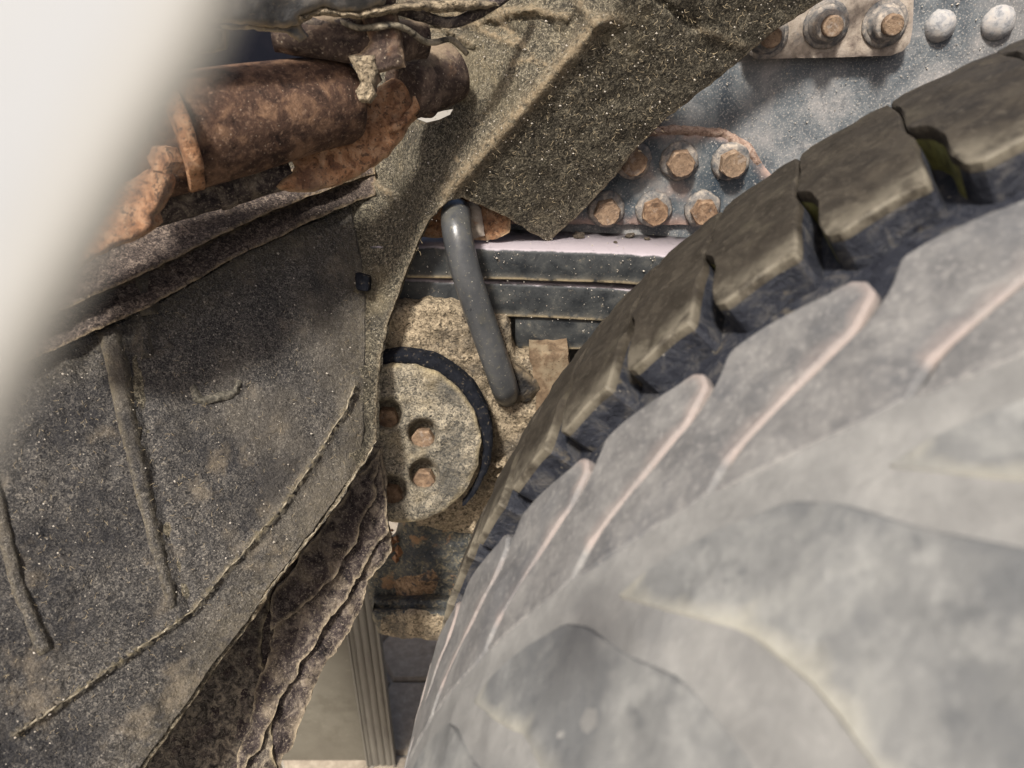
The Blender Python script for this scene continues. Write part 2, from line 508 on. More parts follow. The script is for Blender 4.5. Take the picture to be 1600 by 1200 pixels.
M['dustfill'] = mat('packed_pale_dust', [(.3, (.145, .142, .134)), (.5, (.197, .192, .180)), (.7, (.27, .262, .243))], 24, 8, .3, [('noise', 8, .5, .66, (.14, .14, .138), .5)], bump=((120, .5, .002),))
M['shoulder'] = mat('shaded_dirty_shoulder', [(.3, (.019, .0155, .011)), (.5, (.035, .0285, .0205)), (.7, (.062, .051, .036))], 40, 8, .6,  # dirt brown, with the absent fender's shade put into its darkness
    [('noise', 20, .56, .68, (.065, .056, .036), .4), ('noise', 240, .54, .66, (.095, .08, .06), .5)], rough=(.55, .8), bump=((160, .5, .0015),), edge=((.20, .175, .13), .75, 60), spec=.3)
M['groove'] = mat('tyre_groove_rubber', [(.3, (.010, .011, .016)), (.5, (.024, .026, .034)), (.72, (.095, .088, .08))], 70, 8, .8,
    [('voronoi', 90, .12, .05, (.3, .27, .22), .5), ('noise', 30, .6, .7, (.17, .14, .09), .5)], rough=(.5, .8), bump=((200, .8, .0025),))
M['straw'] = mat('dry_straw', [(.3, (.20, .15, .09)), (.7, (.40, .32, .20))], 60, 3, 0, bump=())
M['grit'] = mat('pale_grit', [(.3, (.26, .22, .17)), (.7, (.55, .5, .43))], 90, 3, 0, bump=())
M['clod'] = mat('dark_dirt', [(.3, (.02, .016, .012)), (.7, (.09, .07, .05))], 200, 6, .3, bump=((300, .8, .002),))

# ------------------------------------------------------------------ ground
g = 60.0
gs = mesh_obj('ground', [(-g, -g, -.012), (g, -g, -.012), (g, g, -.012), (-g, g, -.012)], [(0, 1, 2, 3)], M['sandbed'], None, False)
gs['kind'] = 'structure'
pav = empty('pavement', (0, 1.3, 0))
pav['kind'] = 'structure'
hx = 0.105
def paver_mesh():
    o_, i_ = [], []
    for k in range(6):
        a = math.pi / 3 * k
        o_.append((math.cos(a) * (hx - .004), math.sin(a) * (hx - .004)))
        i_.append((math.cos(a) * (hx - .011), math.sin(a) * (hx - .011)))
    v = [(x, y, -.05) for x, y in o_] + [(x, y, -.007) for x, y in o_] + [(x, y, 0) for x, y in i_]
    f = [(k, (k + 1) % 6, 6 + (k + 1) % 6, 6 + k) for k in range(6)] + [(6 + k, 6 + (k + 1) % 6, 12 + (k + 1) % 6, 12 + k) for k in range(6)] + [tuple(range(12, 18))]
    me = bpy.data.meshes.new('paving_stone')
    me.from_pydata(v, [], f)
    me.materials.append(M['stone'])
    return me
pm = paver_mesh()
for i in range(-5, 6):
    for j in range(-3, 6):
        o = bpy.data.objects.new('paving_stone', pm)
        COL.objects.link(o)
        o.parent = pav
        o.location = (-.222 + i * 1.5 * hx, -.03 + (j + (.5 if i % 2 else 0)) * math.sqrt(3) * hx, rnd.uniform(-.002, .002))
        o.rotation_euler = (rnd.uniform(-.01, .01), rnd.uniform(-.01, .01), 0)

# ------------------------------------------------------------------ chassis rail
YF = .90
rail = empty('chassis_rail', W(1300, 200, YF), 'dusty blue grey steel chassis rail behind the tyre with two round rivets', 'chassis rail')
bm_rail = sheet('web_plate', [(770, -140), (1900, -140), (1900, 620), (600, 620), (600, 400), (770, 390)], planeY(YF), M['frame'], rail, (0, .010, 0), 14, disp=(.0006, 30))
for (px, py, r) in ((1467, 40, .0152), (1558, 35, .0166), (1655, 31, .0158)):
    rv = lathe('rivet', W(px, py, YF + .002), (0, -1, 0), [(0, r * 1.05), (.003, r * 1.06), (.006, r), (.010, r * .84), (.0135, r * .55), (.015, r * .2)], M['rivet'], rail, 24, .0012, 120)

def hexbolt(px, py, Y, parent, af=.0158, h=.019, wash=.0208, rot=0.0, tip=False):
    c = W(px, py, Y)
    # head: hexagon with a chamfered, dished crown
    V, Fc = [], []
    prof = [(0, 1), (h * .84, 1), (h, .86), (h * .97, .60)]
    for (hh, s) in prof:
        for k in range(12):
            a = rot + math.pi / 6 * k
            rr = af if k % 2 == 0 else af * math.cos(math.pi / 6)
            if s < 1:
                rr = af * s
            q = c + np.array([math.cos(a) * rr, -hh, math.sin(a) * rr])
            q = q + .0007 * np.array([nz(q, 140), 0, nz(q + 3, 140)])
            V.append(q)
    for i in range(3):
        for k in range(12):
            a_, b_ = i * 12 + k, i * 12 + (k + 1) % 12
            Fc.append((a_, b_, b_ + 12, a_ + 12))
    Fc.append(tuple(range(36, 48)))
    b = mesh_obj('bolt', V, Fc, M['bolt'], parent, False)
    V, Fc = lathe_verts(c, (0, -1, 0), [(-.001, wash * 1.06), (.002, wash * 1.04), (.005, wash * .95), (.0062, wash * .86), (.0065, wash * .6)], 28, .0022, 110)
    mesh_obj('washer', V, Fc, M['washer'], b, True)
    return b
M['gusset'] = mat('dark_blue_dusty_paint', [(.3, (.022, .034, .048)), (.5, (.075, .09, .10)), (.68, (.21, .205, .195))], 24, 8, .4,
    [('noise', 420, .54, .66, (.42, .38, .34), .5), ('voronoi', 150, .16, .07, (.6, .56, .5), .6), ('noise', 15, .54, .7, (.33, .25, .21), .6)], rough=(.45, .8), bump=((300, .6, .0014),), edge=((.45, .31, .25), .9, 60))
M['ledge'] = mat('rusty_dust_crust', [(.34, (.12, .07, .05)), (.5, (.33, .23, .175)), (.66, (.44, .34, .28))], 140, 8, .6, [('noise', 300, .56, .66, (.10, .055, .04), .7)], bump=((300, .9, .002),))
gus = empty('gusset_plate', W(1060, 290, YF - .008), 'dark blue gusset plate with six rusty hexagon bolts above the leaf spring', 'gusset plate')
go = [(800, 204), (1030, 205), (1110, 207), (1150, 216), (1178, 236), (1196, 262), (1230, 300), (1240, 351), (800, 351)]
sheet('plate', rag(go, 6, 2, .05, 1), planeY(YF - .009), M['gusset'], gus, (0, .0085, 0), 8, lip=(6, .003), edge_px=16, edge_gain=1.0, disp=(.0008, 40))
sheet('dust_ledge', rag([(985, 203), (1020, 199), (1060, 198), (1130, 202), (1172, 222), (1192, 256), (1182, 262), (1160, 236), (1128, 215), (1060, 211), (1010, 214)], 4, 3, .08, 3),
      planeY(YF - .0115), M['ledge'], gus, (0, .010, 0), 5, lip=(5, .0035), disp=(.0018, 130))
for (px, py, r) in ((988, 250, .3), (1061, 251, .1), (1141, 252, .5), (947, 327, .2), (1021, 327, .4), (1097, 327, .0)):
    hexbolt(px, py, YF - .010, gus, rot=r)
bra = empty('bracket_plate', W(1300, 70, YF - .02), 'pale dusty bracket plate with rounded corner and flanged nuts at upper right', 'bracket plate')
bo = [(1168, 70), (1172, 84), (1182, 92), (1300, 90), (1392, 87), (1410, 80), (1422, 66), (1426, 45), (1430, -60), (1100, -60), (1120, 40)]
sheet('plate', bo, planeY(YF - .020), M['pale'], bra, (0, .013, 0), 7, lip=(4, .002), edge_px=6, disp=(.0006, 60))
for (px, py) in ((1196, 55), (1290, 38), (1382, 36)):
    c = W(px, py, YF - .020)
    n_ = lathe('flange_nut', c, (0, -1, 0), [(0, .0195), (.004, .0195), (.006, .0165), (.0135, .0155), (.0155, .0135), (.016, .010)], M['washer'], bra, 12, .0008, 150)
    bevel(n_, .001, 1)
    lathe('washer', c, (0, -1, 0), [(0, .0235), (.0025, .0235), (.003, .019)], M['washer'], n_, 28, .0008, 150)
    lathe('bolt_end', c + np.array([0, -.015, 0]), (0, -1, 0), [(0, .0105), (.008, .0105), (.0095, .0092), (.0088, .0075)], M['bolt'], n_, 18, .0004, 150)

# ------------------------------------------------------------------ leaf spring
YL = .828
spr = empty('leaf_spring', W(800, 450, YL), 'pack of dark steel leaves running level below the gusset plate', 'leaf spring')
def zY(py, Y):
    return W(800, py, Y)[2]
def leaf(x0, x1, ptop, pbot, Y0, Y1, sag):
    zt, zb = zY(ptop, Y0), zY(pbot, Y0)
    n = 40
    V, Fc, at = [], [], []
    c = .0045
    prof = [(Y0, zt - c), (Y0 + c * .3, zt - c * .3), (Y0 + c, zt), (Y1, zt), (Y1, zb), (Y0 + c, zb), (Y0 + .001, zb + c * .25), (Y0 - .0012, zb + c * .7), (Y0, zb + c * 1.3), (Y0, zb + c * 2.6)]
    ed = [0, 0, 0, 0, 0, .7, 1, .9, .1, 0]
    m = len(prof)
    for i in range(n + 1):
        x = x0 + (x1 - x0) * i / n
        dz = -sag * ((x - x0) / .4) ** 2 if x > x0 else 0
        for (y, z), e_ in zip(prof, ed):
            V.append((x, y + .0006 * nz((x, y, z), 30), z + dz + .0008 * nz((x, y, z), 22)))
            at.append(e_)
    for i in range(n):
        for k in range(m):
            a, b = i * m + k, i * m + (k + 1) % m
            Fc.append((a, b, b + m, a + m))
    nf = len(Fc)
    Fc += [tuple(range(m))[::-1], tuple(range(n * m, (n + 1) * m))]
    o = mesh_obj('spring_leaf', V, Fc, M['leaf'], spr, True, at, nf)
    bpy.context.view_layer.update()
    return o
leaf(-.26, .52, 384, 434, YL, .897, .010)
leaf(-.25, .50, 436, 490, YL + .005, .897, .014)
leaf(.004, .47, 491, 547, YL + .009, .897, .016)
# ------------------------------------------------------------------ u-bolt and the parts round it
ub = empty('u_bolt', W(790, 605, .775), 'smooth grey bent rod leaning across the leaf spring into a dark hole', 'rod')
tube('rod', [W(716, 345, .90), W(714, 333, .855), W(712, 335, .815), W(714, 362, .79), W(724, 410, .778), W(742, 470, .775), W(764, 535, .776), W(784, 592, .782), W(790, 610, .796), W(793, 618, .835)],
     .0160, M['ubolt'], ub, 28, 8)
sheet('rod_hole_shade_sheet', rag([(750, 520), (764, 575), (770, 604), (782, 622), (800, 630), (826, 628), (846, 612), (840, 592), (822, 584), (800, 566), (776, 520), (762, 505)], 5, 4, .07, 61), lambda X, Y: planeY(.798)(X, Y) + .022 * np.exp(-((X - 788) / 17) ** 2 - ((Y - 598) / 20) ** 2) - .010 * np.exp(-((np.hypot(X - 788, Y - 596) - 30) / 8) ** 2) * sstep(590, 615, Y) * sstep(822, 800, X), M['rod_hole'], ub, (0, .02, 0), 4, disp=(.004, 80), lip=(9, .007), edge_px=12)  # dark sheet laid where the rod sinks into its shaded hole
sad = empty('spring_saddle', W(720, 350, .86), 'orange rusty saddle plate behind the top of the grey rod', 'saddle plate')
sheet('plate', rag([(652, 320), (700, 290), (760, 300), (786, 320), (800, 342), (796, 364), (770, 374), (745, 376), (700, 372), (646, 372)], 6, 2.5, .05, 5), planeY(.842), M['rust'], sad, (0, .012, 0), 7, disp=(.002, 70), lip=(6, .003))
sheet('ridge', rag([(728, 318), (742, 316), (752, 330), (757, 368), (740, 374), (733, 350)], 4, 1.5, .1, 6), planeY(.832), M['pale'], sad, (0, .010, 0), 5, disp=(.002, 90), lip=(6, .004))

cst = empty('spring_casting', W(740, 640, .82), 'mud caked casting below the leaf spring and round the circular plate', 'casting')
def casting_d(X, Y):
    d = planeY(.805)(X, Y)
    d = d + .03 * np.exp(-((X - 795) / 26) ** 2 - ((Y - 600) / 26) ** 2)
    return d
sheet('casting_body', rag([(570, 482), (640, 474), (700, 474), (728, 480), (746, 494), (792, 500), (806, 552), (834, 556), (860, 600), (900, 640), (900, 760), (840, 830), (740, 836), (648, 822), (640, 800), (560, 800)], 6, 5, .04, 8),
      casting_d, M['mud'], cst, (0, .03, 0), 5, disp=(.006, 55), lip=(14, .012))
spc = empty('spacer_block', W(860, 600, .80), 'flat brown rusty spacer block under the lowest leaf beside the tyre', 'spacer block')
sheet('block', rag([(826, 551), (886, 550), (896, 600), (900, 660), (840, 652), (836, 600)], 5, 3, .06, 81), planeY(.802), M['spacer'], spc, (0, .05, 0), 6, disp=(.0012, 60), lip=(5, .003))

dsc = empty('end_plate', W(632, 690, .755), 'round mud caked plate with four sunken rusty bolts beside the liner edge', 'round plate')
DC = (626, 693)
bolts4 = [(606, 649), (661, 680), (663, 743), (613, 768)]
circ = [(DC[0] + 125 * math.cos(a), DC[1] + 123 * math.sin(a)) for a in np.linspace(0, 2 * math.pi, 90, endpoint=False)]
dpl = plane3((632, 690, dY(632, 690, .755)), (632, 565, dY(632, 565, .775)), (758, 690, dY(758, 690, .755)))
def disc_d(X, Y):
    d = dpl(X, Y)
    for (bx, by) in bolts4:
        r = np.hypot(X - bx, (Y - by + 3) * 1.02)
        d = d + .028 * (1 - sstep(18, 25, r)) - .003 * np.exp(-((r - 29) / 6) ** 2)
    r = np.hypot(X - DC[0], Y - DC[1])
    d = d - .003 * np.exp(-((r - 108) / 12) ** 2) * (Y > 690)
    return d
sheet('plate', rag(circ, 5, 2, .04, 11), disc_d, M['disc'], dsc, (0, .03, 0), 4, disp=(.0030, 75), lip=(5, .004), edge_px=7)
for (bx, by) in bolts4:
    c = P(bx, by + 2, float(dpl(bx, by)) + .026)
    nrm = np.array([0, -.97, .16])
    V, Fc = lathe_verts(c, nrm, [(0, .0145), (.011, .0145), (.013, .0125), (.0125, .007)], 6, .0012, 120)
    mesh_obj('bolt', V, Fc, M['bolt'], dsc, False)
angs = np.radians(np.linspace(-165, 48, 60))
wid = np.interp(np.degrees(angs), [-165, -110, -60, -30, 0, 25, 48], [12, 18, 24, 23, 16, 9, 3])
outer = [(629 + 141 * math.cos(a), 688 + 139 * math.sin(a)) for a in angs]
inner = [(629 + (141 - w_) * math.cos(a), 688 + (139 - w_) * math.sin(a)) for a, w_ in zip(angs, wid)]
sheet('rubber_ring', rag(outer + inner[::-1], 4, 1.6, .07, 62), lambda X, Y: dpl(X, Y) + .006, M['black'], dsc, (0, .012, 0), 4, disp=(.0015, 90), lip=(6, .005))

low = empty('lower_bracket', W(670, 960, .80), 'dark steel bracket with orange rust patch below the round plate', 'bracket')
def low_d(X, Y):
    Yp = .815 - .05 * sstep(935, 960, Y) + .02 * sstep(650, 612, X)
    return Yp / (math.cos(PITCH) - math.sin(PITCH) * (Y - 600) / FPX)
sheet('bracket_plate', rag([(612, 850), (628, 812), (700, 800), (760, 800), (800, 735), (860, 740), (900, 800), (780, 1010), (690, 1000), (590, 990), (576, 935), (572, 880), (590, 868)], 6, 3, .05, 13),
      low_d, M['lower'], low, (0, .02, .0), 5, disp=(.0045, 50), lip=(8, .006), edge_px=8)
def crumbs(name, parent, mat_, pts, smin, smax, seed=1, kind='stuff'):
    r = random.Random(seed)
    V, Fc = [], []
    for p in pts:
        s = r.uniform(smin, smax) * (1 if r.random() < .85 else 1.7)
        q = [np.array(x) for x in ((1, 0, 0), (-.9, .2, .1), (0, 1, .1), (.1, -1, 0), (0, .1, 1), (.1, 0, -1))]
        b = len(V)
        for x in q:
            V.append(np.array(p) + s * x * np.array([r.uniform(.6, 1.3) for _ in range(3)]))
        for a_ in (0, 1):
            pass
        Fc += [(b + 0, b + 2, b + 4), (b + 2, b + 1, b + 4), (b + 1, b + 3, b + 4), (b + 3, b + 0, b + 4), (b + 2, b + 0, b + 5), (b + 1, b + 2, b + 5), (b + 3, b + 1, b + 5), (b + 0, b + 3, b + 5)]
    return mesh_obj(name, V, Fc, mat_, parent, False, None, None, kind)
sheet('rust_scale', rag([(612, 906), (640, 896), (676, 890), (690, 902), (684, 922), (664, 930), (650, 944), (632, 938), (616, 930)], 4, 5, .05, 71), lambda X, Y: low_d(X, Y) - .0015, M['rustpatch'], low, (0, .006, 0), 4, disp=(.0045, 50), lip=(7, .0022))
sheet('dry_mud', rag([(596, 966), (640, 956), (690, 962), (716, 972), (706, 1004), (690, 1001), (596, 991)], 4, 5, .05, 72), lambda X, Y: low_d(X, Y) - .004, M['mud'], low, (0, .006, 0), 4, disp=(.0035, 70), lip=(5, .003))
cp = []
for _ in range(70):
    px, py = rnd.gauss(783, 14), rnd.uniform(725, 850)
    cp.append(P(px, py, dY(px, py, .792 + rnd.uniform(-.012, .006))))
crumbs('mud_crumbs', low, M['mud'], cp, .003, .008, 3)
cp = [P(px, py, dY(px, py, .83)) for px, py in [(rnd.gauss(612, 8), rnd.gauss(848, 10)) for _ in range(26)]]
crumbs('rusty_crumbs', low, M['rust'], cp, .003, .006, 5)

# dirt clods lying on the top leaf
ztop = zY(384, YL)
def clod(px, py, s, label):
    zt = ztop
    for _ in range(4):
        c = P(px, py, (CAM[2] - zt) / -ray(px, py)[2])
        zt = ztop - .010 * ((c[0] + .26) / .4) ** 2          # the leaf sags towards the tyre
    bm = bmesh.new()
    bmesh.ops.create_icosphere(bm, subdivisions=2, radius=1)
    V = []
    for v in bm.verts:
        k = 1 + .45 * nz(np.array(v.co) + c * 90, 1.3)
        V.append(c + np.array([v.co.x * s * 1.15, v.co.y * s, v.co.z * s * .75 + s * .45]) * np.array([k, k, k]))
    Fc = [[v.index for v in f.verts] for f in bm.faces]
    bm.free()
    o = mesh_obj('dirt_clod', V, Fc, M['clod'], None, False)
    # origin at its base
    o.data.transform(Matrix.Translation(-Vector(c)))
    o.location = c
    o['label'] = label
    o['category'] = 'dirt clod'
    o['group'] = 'dirt clods on the top spring leaf'
clod(904, 371, .0062, 'biggest dark dirt clod on the leaf spring, nearest the felt tip')
clod(984, 371, .0046, 'dark dirt clod on the leaf spring below the middle lower bolt')
clod(1011, 375, .0030, 'small flat dirt clod on the leaf spring, closest to the tyre')
clod(962, 380, .0022, 'tiny dirt clod at the front of the spring top between two larger clods')

# ------------------------------------------------------------------ wheel arch liner
lin = empty('wheel_arch_liner', P(500, 600, .82), 'dirty felted wheel arch liner with long ribs and a pointed corner', 'wheel arch liner')
plA = plane3((935, 35, .70), (700, 300, .80), (1260, 10, .752))
plB = plane3((935, 35, .70), (700, 300, .80), (600, 520, .85))
plC = plane3((590, 520, .85), (0, 700, .64), (250, 1090, .66))
def side(X, Y, a, b):
    ab = np.array(b, float) - np.array(a, float)
    return ((X - a[0]) * ab[1] - (Y - a[1]) * ab[0]) / np.hypot(*ab)
def liner_d(X, Y):
    sA = side(X, Y, (935, 35), (700, 300))          # >0 on the left
    kA = sstep(-16, 16, sA)
    sC = side(X, Y, (600, 250), (590, 720))
    kC = sstep(-70, 50, -sC)
    a, b, c = plA(X, Y), plB(X, Y), plC(X, Y)
    b = b * (1 - kC) + c * kC
    left = kA if side(np.array([0.]), np.array([0.]), (935, 35), (700, 300))[0] > 0 else 1 - kA
    left = np.maximum(left, 1 - sstep(688, 712, X))
    d = a * (1 - left) + b * left
    return np.clip(d, .4, 1.2)
LO = [(-420, 150), (330, 130), (470, 150), (540, 130), (570, 60), (566, -120), (1420, -120), (1292, -4), (1240, 28), (1205, 52), (1175, 78), (1122, 122), (1085, 150), (1040, 185),
      (1000, 225), (960, 275), (915, 325), (886, 352), (870, 366), (858, 377), (835, 366), (790, 338), (745, 318), (722, 309), (700, 314), (672, 340), (655, 372), (640, 410), (622, 460),
      (606, 505), (594, 560), (588, 620), (588, 686), (574, 716), (520, 797), (482, 846), (424, 922), (396, 968), (366, 1005), (336, 1044), (306, 1088), (240, 1180), (130, 1330), (-420, 1330)]
hole = [(648, 186), (668, 179), (690, 173), (708, 170), (703, 179), (686, 187), (664, 192)]
seam1 = [(556, 600), (540, 640), (500, 705), (470, 750), (440, 795), (400, 840), (360, 885), (300, 955), (230, 1005), (170, 1045), (110, 1090), (20, 1150)]
ridges = [
    ([(935, 35), (905, 70), (850, 135), (800, 190), (750, 245), (700, 302)], 13, .004, .75),
    ([(935, 35), (965, 30)], 10, .004, .7), ([(600, 14), (650, 6), (700, 22), (760, 14), (830, 18), (885, 26)], 6, .008, 1.0),
    ([(700, 38), (745, 34), (790, 24), (840, 10)], 5, .006, .9), ([(770, 28), (800, 52), (820, 74)], 4, .004, .9), ([(740, 40), (776, 58), (818, 74)], 4, .004, .9),
    ([(640, 26), (680, 20), (740, 24)], 5, .008, .7), ([(650, 40), (700, 48), (735, 70)], 5, .006, .5), ([(660, 60), (695, 62), (720, 85)], 5, .006, .4),
    ([(655, 30), (672, 36), (705, 60)], 4, -.010, 0), ([(690, 52), (722, 72), (745, 80)], 4, -.008, 0), ([(690, 14), (712, 20)], 6, -.012, 0),
    ([(610, 30), (660, 44), (700, 40)], 6, -.016, 0), ([(760, 36), (790, 44), (812, 60)], 6, -.007, 0), ([(846, 28), (880, 60), (900, 30)], 9, -.008, 0), ([(650, 80), (690, 84), (715, 110), (722, 150)], 5, .006, .7), ([(660, 92), (690, 98), (708, 120)], 5, -.008, 0),
    ([(800, 100), (830, 92), (850, 100)], 3, .003, 1), ([(712, 245), (722, 258)], 2.5, .002, 1),
    ([(1020, -10), (1050, 18), (1090, 45)], 5, -.006, 0), ([(1090, 45), (1130, 60), (1165, 74)], 5, .003, .4), ([(930, 38), (905, 5), (900, -40)], 8, .005, .5),
    ([(590, 275), (620, 300), (650, 335)], 7, -.008, 0), ([(585, 285), (610, 305)], 4, .004, .8), ([(590, 305), (612, 330), (640, 350)], 5, -.006, 0),
    ([(590, 690), (575, 718), (520, 800), (480, 850), (420, 925), (395, 965)], 3.5, .004, .9),
    ([(225, 830), (250, 880)], 5, .002, .5),
    ([(420, 480), (424, 560)], 12, .003, 0), ([(480, 380), (470, 480)], 14, -.003, 0),
]
sheet('felt_panel', rag(LO, 6, 2.0, .06, 17), liner_d, M['felt'], lin, (0.002, .006, -.001), 6, holes=[hole], disp=(.0026, 42), ridges=ridges, edge_px=3, edge_gain=.35)
def lin_off(o):
    return lambda X, Y: liner_d(X, Y) - o
# left half: hard plastic skin with the stepped rails and ribs
skin = [(-400, 560), (75, 555), (230, 485), (360, 408), (480, 352), (546, 326), (566, 420), (570, 500), (568, 600), (566, 690), (552, 738), (512, 796), (474, 846), (416, 922), (388, 968), (358, 1005), (328, 1044), (298, 1088), (232, 1180), (120, 1330), (-400, 1330)]
sheet('plastic_panel', rag(skin, 6, 2, .05, 19), lambda X, Y: liner_d(X, Y) - .004 + .003 * sstep(500, 565, X), M['plastic'], lin, (.001, .004, 0), 6, disp=(.0024, 48), edge_px=70, edge_gain=.3,
      ridges=[(seam1, 3.2, .007, 1.3), ([(574, 716), (520, 797), (482, 846), (420, 920)], 3, .003, 1.0), ([(200, 500), (215, 600), (262, 830), (300, 960)], 9, -.004, 0), ([(400, 480), (430, 640), (470, 700)], 40, .003, 0)])
def rail_d(o0, o1, line):
    def f(X, Y):
        yl = np.interp(X, [p[0] for p in line], [p[1] for p in line])
        t = np.clip((yl - Y) / 55, 0, 1)
        return liner_d(X, Y) - (o0 * (1 - t) + o1 * t) * (.15 + .85 * sstep(592, 520, X))
    return f
l2 = [(-60, 612), (75, 551), (155, 514), (230, 480), (300, 442), (360, 405), (420, 378), (480, 349), (540, 322), (586, 305)]
l1 = [(-60, 545), (90, 487), (160, 457), (230, 425), (300, 390), (400, 341), (480, 308), (540, 286), (586, 271)]
l0 = [(-60, 470), (100, 400), (215, 352), (300, 305), (400, 280), (470, 262), (586, 230)]
sheet('rail', rag(l2 + l1[::-1], 6, 2, .06, 21), rail_d(.019, .009, l2), M['railskin'], lin, (0, .012, 0), 5, disp=(.0022, 55), edge_px=4, edge_gain=1.0, lip=(3, .002))
sheet('rail', rag(l1 + l0[::-1], 6, 2, .06, 22), rail_d(.032, .014, l1), M['railskin'], lin, (0, .014, 0), 5, disp=(.0022, 55), edge_px=4, edge_gain=1.0, lip=(3, .002))
def rib(line, wd, h, nm='rib'):
    L = np.array(line, float)
    tn = np.gradient(L, axis=0)
    nn = np.stack([-tn[:, 1], tn[:, 0]], 1)
    nn /= np.linalg.norm(nn, axis=1)[:, None]
    ws = np.array(wd)[:, None] if not np.isscalar(wd) else wd
    poly = np.concatenate([L - nn * ws / 2, (L + nn * ws / 2)[::-1]])
    return sheet(nm, rag(poly, 6, 2.2, .03, int(L[0][0])), lin_off(.004 + h * .5), M['plastic'], lin, (0, .012, 0), 5, disp=(.0011, 60), edge_px=12, edge_gain=.5, lip=(9, .004))
rib([(168, 515), (180, 560), (194, 640), (208, 700), (228, 790), (246, 860), (262, 915), (272, 950)], [34, 34, 30, 28, 24, 22, 20, 14], .009)
rib([(222, 425), (226, 460), (232, 492)], 24, .020)
rib([(218, 480), (225, 520), (232, 560)], 22, .005)
rib([(-30, 700), (-4, 780), (12, 850), (30, 920), (52, 975), (72, 1020)], 26, .008)
rib([(352, 396), (362, 404), (374, 396)], 16, .016)
kb = [P(px, py, float(liner_d(np.array([570.]), np.array([440.]))[0]) - .006) for px, py in ((558, 424), (582, 430), (580, 455), (560, 452))]
kv = kb + [p - .016 * Fv - .003 * Uv for p in kb]
bevel(mesh_obj('rubber_stop', kv, [(0, 1, 2, 3), (7, 6, 5, 4), (0, 4, 5, 1), (1, 5, 6, 2), (2, 6, 7, 3), (3, 7, 4, 0)], M['black'], lin, False), .003, 2, 20)
sheet('clip', rag([(296, 606), (304, 600), (318, 619), (364, 609), (370, 592), (378, 594), (374, 614), (362, 623), (318, 633), (302, 627)], 4, 2, .08, 64), lin_off(.0085), M['clip'], lin, (0, .01, 0), 4, disp=(.0015, 110), lip=(6, .004))
def seam_tube(line, off, rad, seed):
    q = rag(line, 5, 3.0, .06, seed, False)
    tube('seam', [P(x, y, float(liner_d(np.array([x]), np.array([y]))[0]) - off) for x, y in q], [rad * (.75 + .5 * abs(math.sin(i * 1.7 + seed))) for i in range(len(q))], M['seam'], lin, 7, 1, .0008, 200)
seam_tube(seam1, .0092, .0007, 3)
seam_tube([(588, 690), (574, 714), (520, 795), (482, 843), (424, 918), (392, 958)], .0066, .0008, 5)
# straw bits and grit caught in the felt
def scatter(poly, n, seed, off, dfn):
    r = np.random.default_rng(seed)
    poly = np.array(poly, float)
    x0, y0 = np.maximum(poly.min(0), (-60, -60))
    x1, y1 = np.minimum(poly.max(0), (1660, 1260))
    X, Y = r.uniform(x0, x1, n), r.uniform(y0, y1, n)
    k = inside(poly, X, Y) & (pdist(poly, X, Y, True) > 8)
    X, Y = X[k], Y[k]
    d = dfn(X, Y) - off
    return X, Y, d
def strands(name, parent, poly, n, seed, dfn, off, lmin, lmax, wd=.00028, mat_='straw'):
    X, Y, d = scatter(poly, n, seed, off, dfn)
    r = random.Random(seed)
    V, Fc = [], []
    for x, y, dd in zip(X, Y, d):
        p = P(x, y, dd)
        a = r.uniform(0, 2 * math.pi)
        ln = r.uniform(lmin, lmax)
        cu = r.uniform(-1.6, 1.6)
        b = len(V)
        for k in range(4):
            q = Rv * math.cos(a) + Uv * math.sin(a)
            s = -Rv * math.sin(a) + Uv * math.cos(a)
            V += [p + s * wd * (1 - k * .2), p - s * wd * (1 - k * .2)]
            p = p + q * ln / 3 - Fv * r.uniform(-.0006, .0012)
            a += cu / 3
        for k in range(3):
            i = b + 2 * k
            Fc.append((i, i + 1, i + 3, i + 2))
    return mesh_obj(name, V, Fc, M[mat_], parent, False, None, None, 'stuff')
upper = [(600, 20), (930, 0), (1280, -10), (860, 372), (720, 305), (600, 500), (590, 700), (560, 640), (570, 300)]
strands('straw_bits', lin, upper, 2600, 4, liner_d, .0026, .002, .006, .00018)
strands('straw_bits', lin, [(0, 560), (540, 330), (580, 500), (576, 690), (400, 930), (240, 1085), (0, 1250)], 1000, 5, liner_d, .0065, .002, .005, .00015)
X, Y, d = scatter(upper, 1300, 8, .003, liner_d)
crumbs('grit', lin, M['grit'], [P(x, y, q) for x, y, q in zip(X, Y, d)], .0004, .0009, 9)
X, Y, d = scatter([(0, 560), (540, 330), (580, 500), (576, 690), (400, 930), (240, 1085), (0, 1250)], 500, 18, .0075, liner_d)
crumbs('grit', lin, M['grit'], [P(x, y, q) for x, y, q in zip(X, Y, d)], .0004, .0009, 19)
fr = planeY(YF - .0012)
X, Y, d = scatter([(900, 60), (1620, -20), (1620, 90), (1300, 220), (1100, 330), (930, 330)], 900, 28, 0, fr)
crumbs('grit', rail, M['grit'], [P(x, y, q) for x, y, q in zip(X, Y, d)], .0003, .0008, 29)
X, Y, d = scatter([(620, 375), (1100, 350), (1000, 540), (620, 500)], 260, 38, .002, planeY(YL))
crumbs('grit', spr, M['grit'], [P(x, y, q) for x, y, q in zip(X, Y, d)], .0004, .0009, 39)

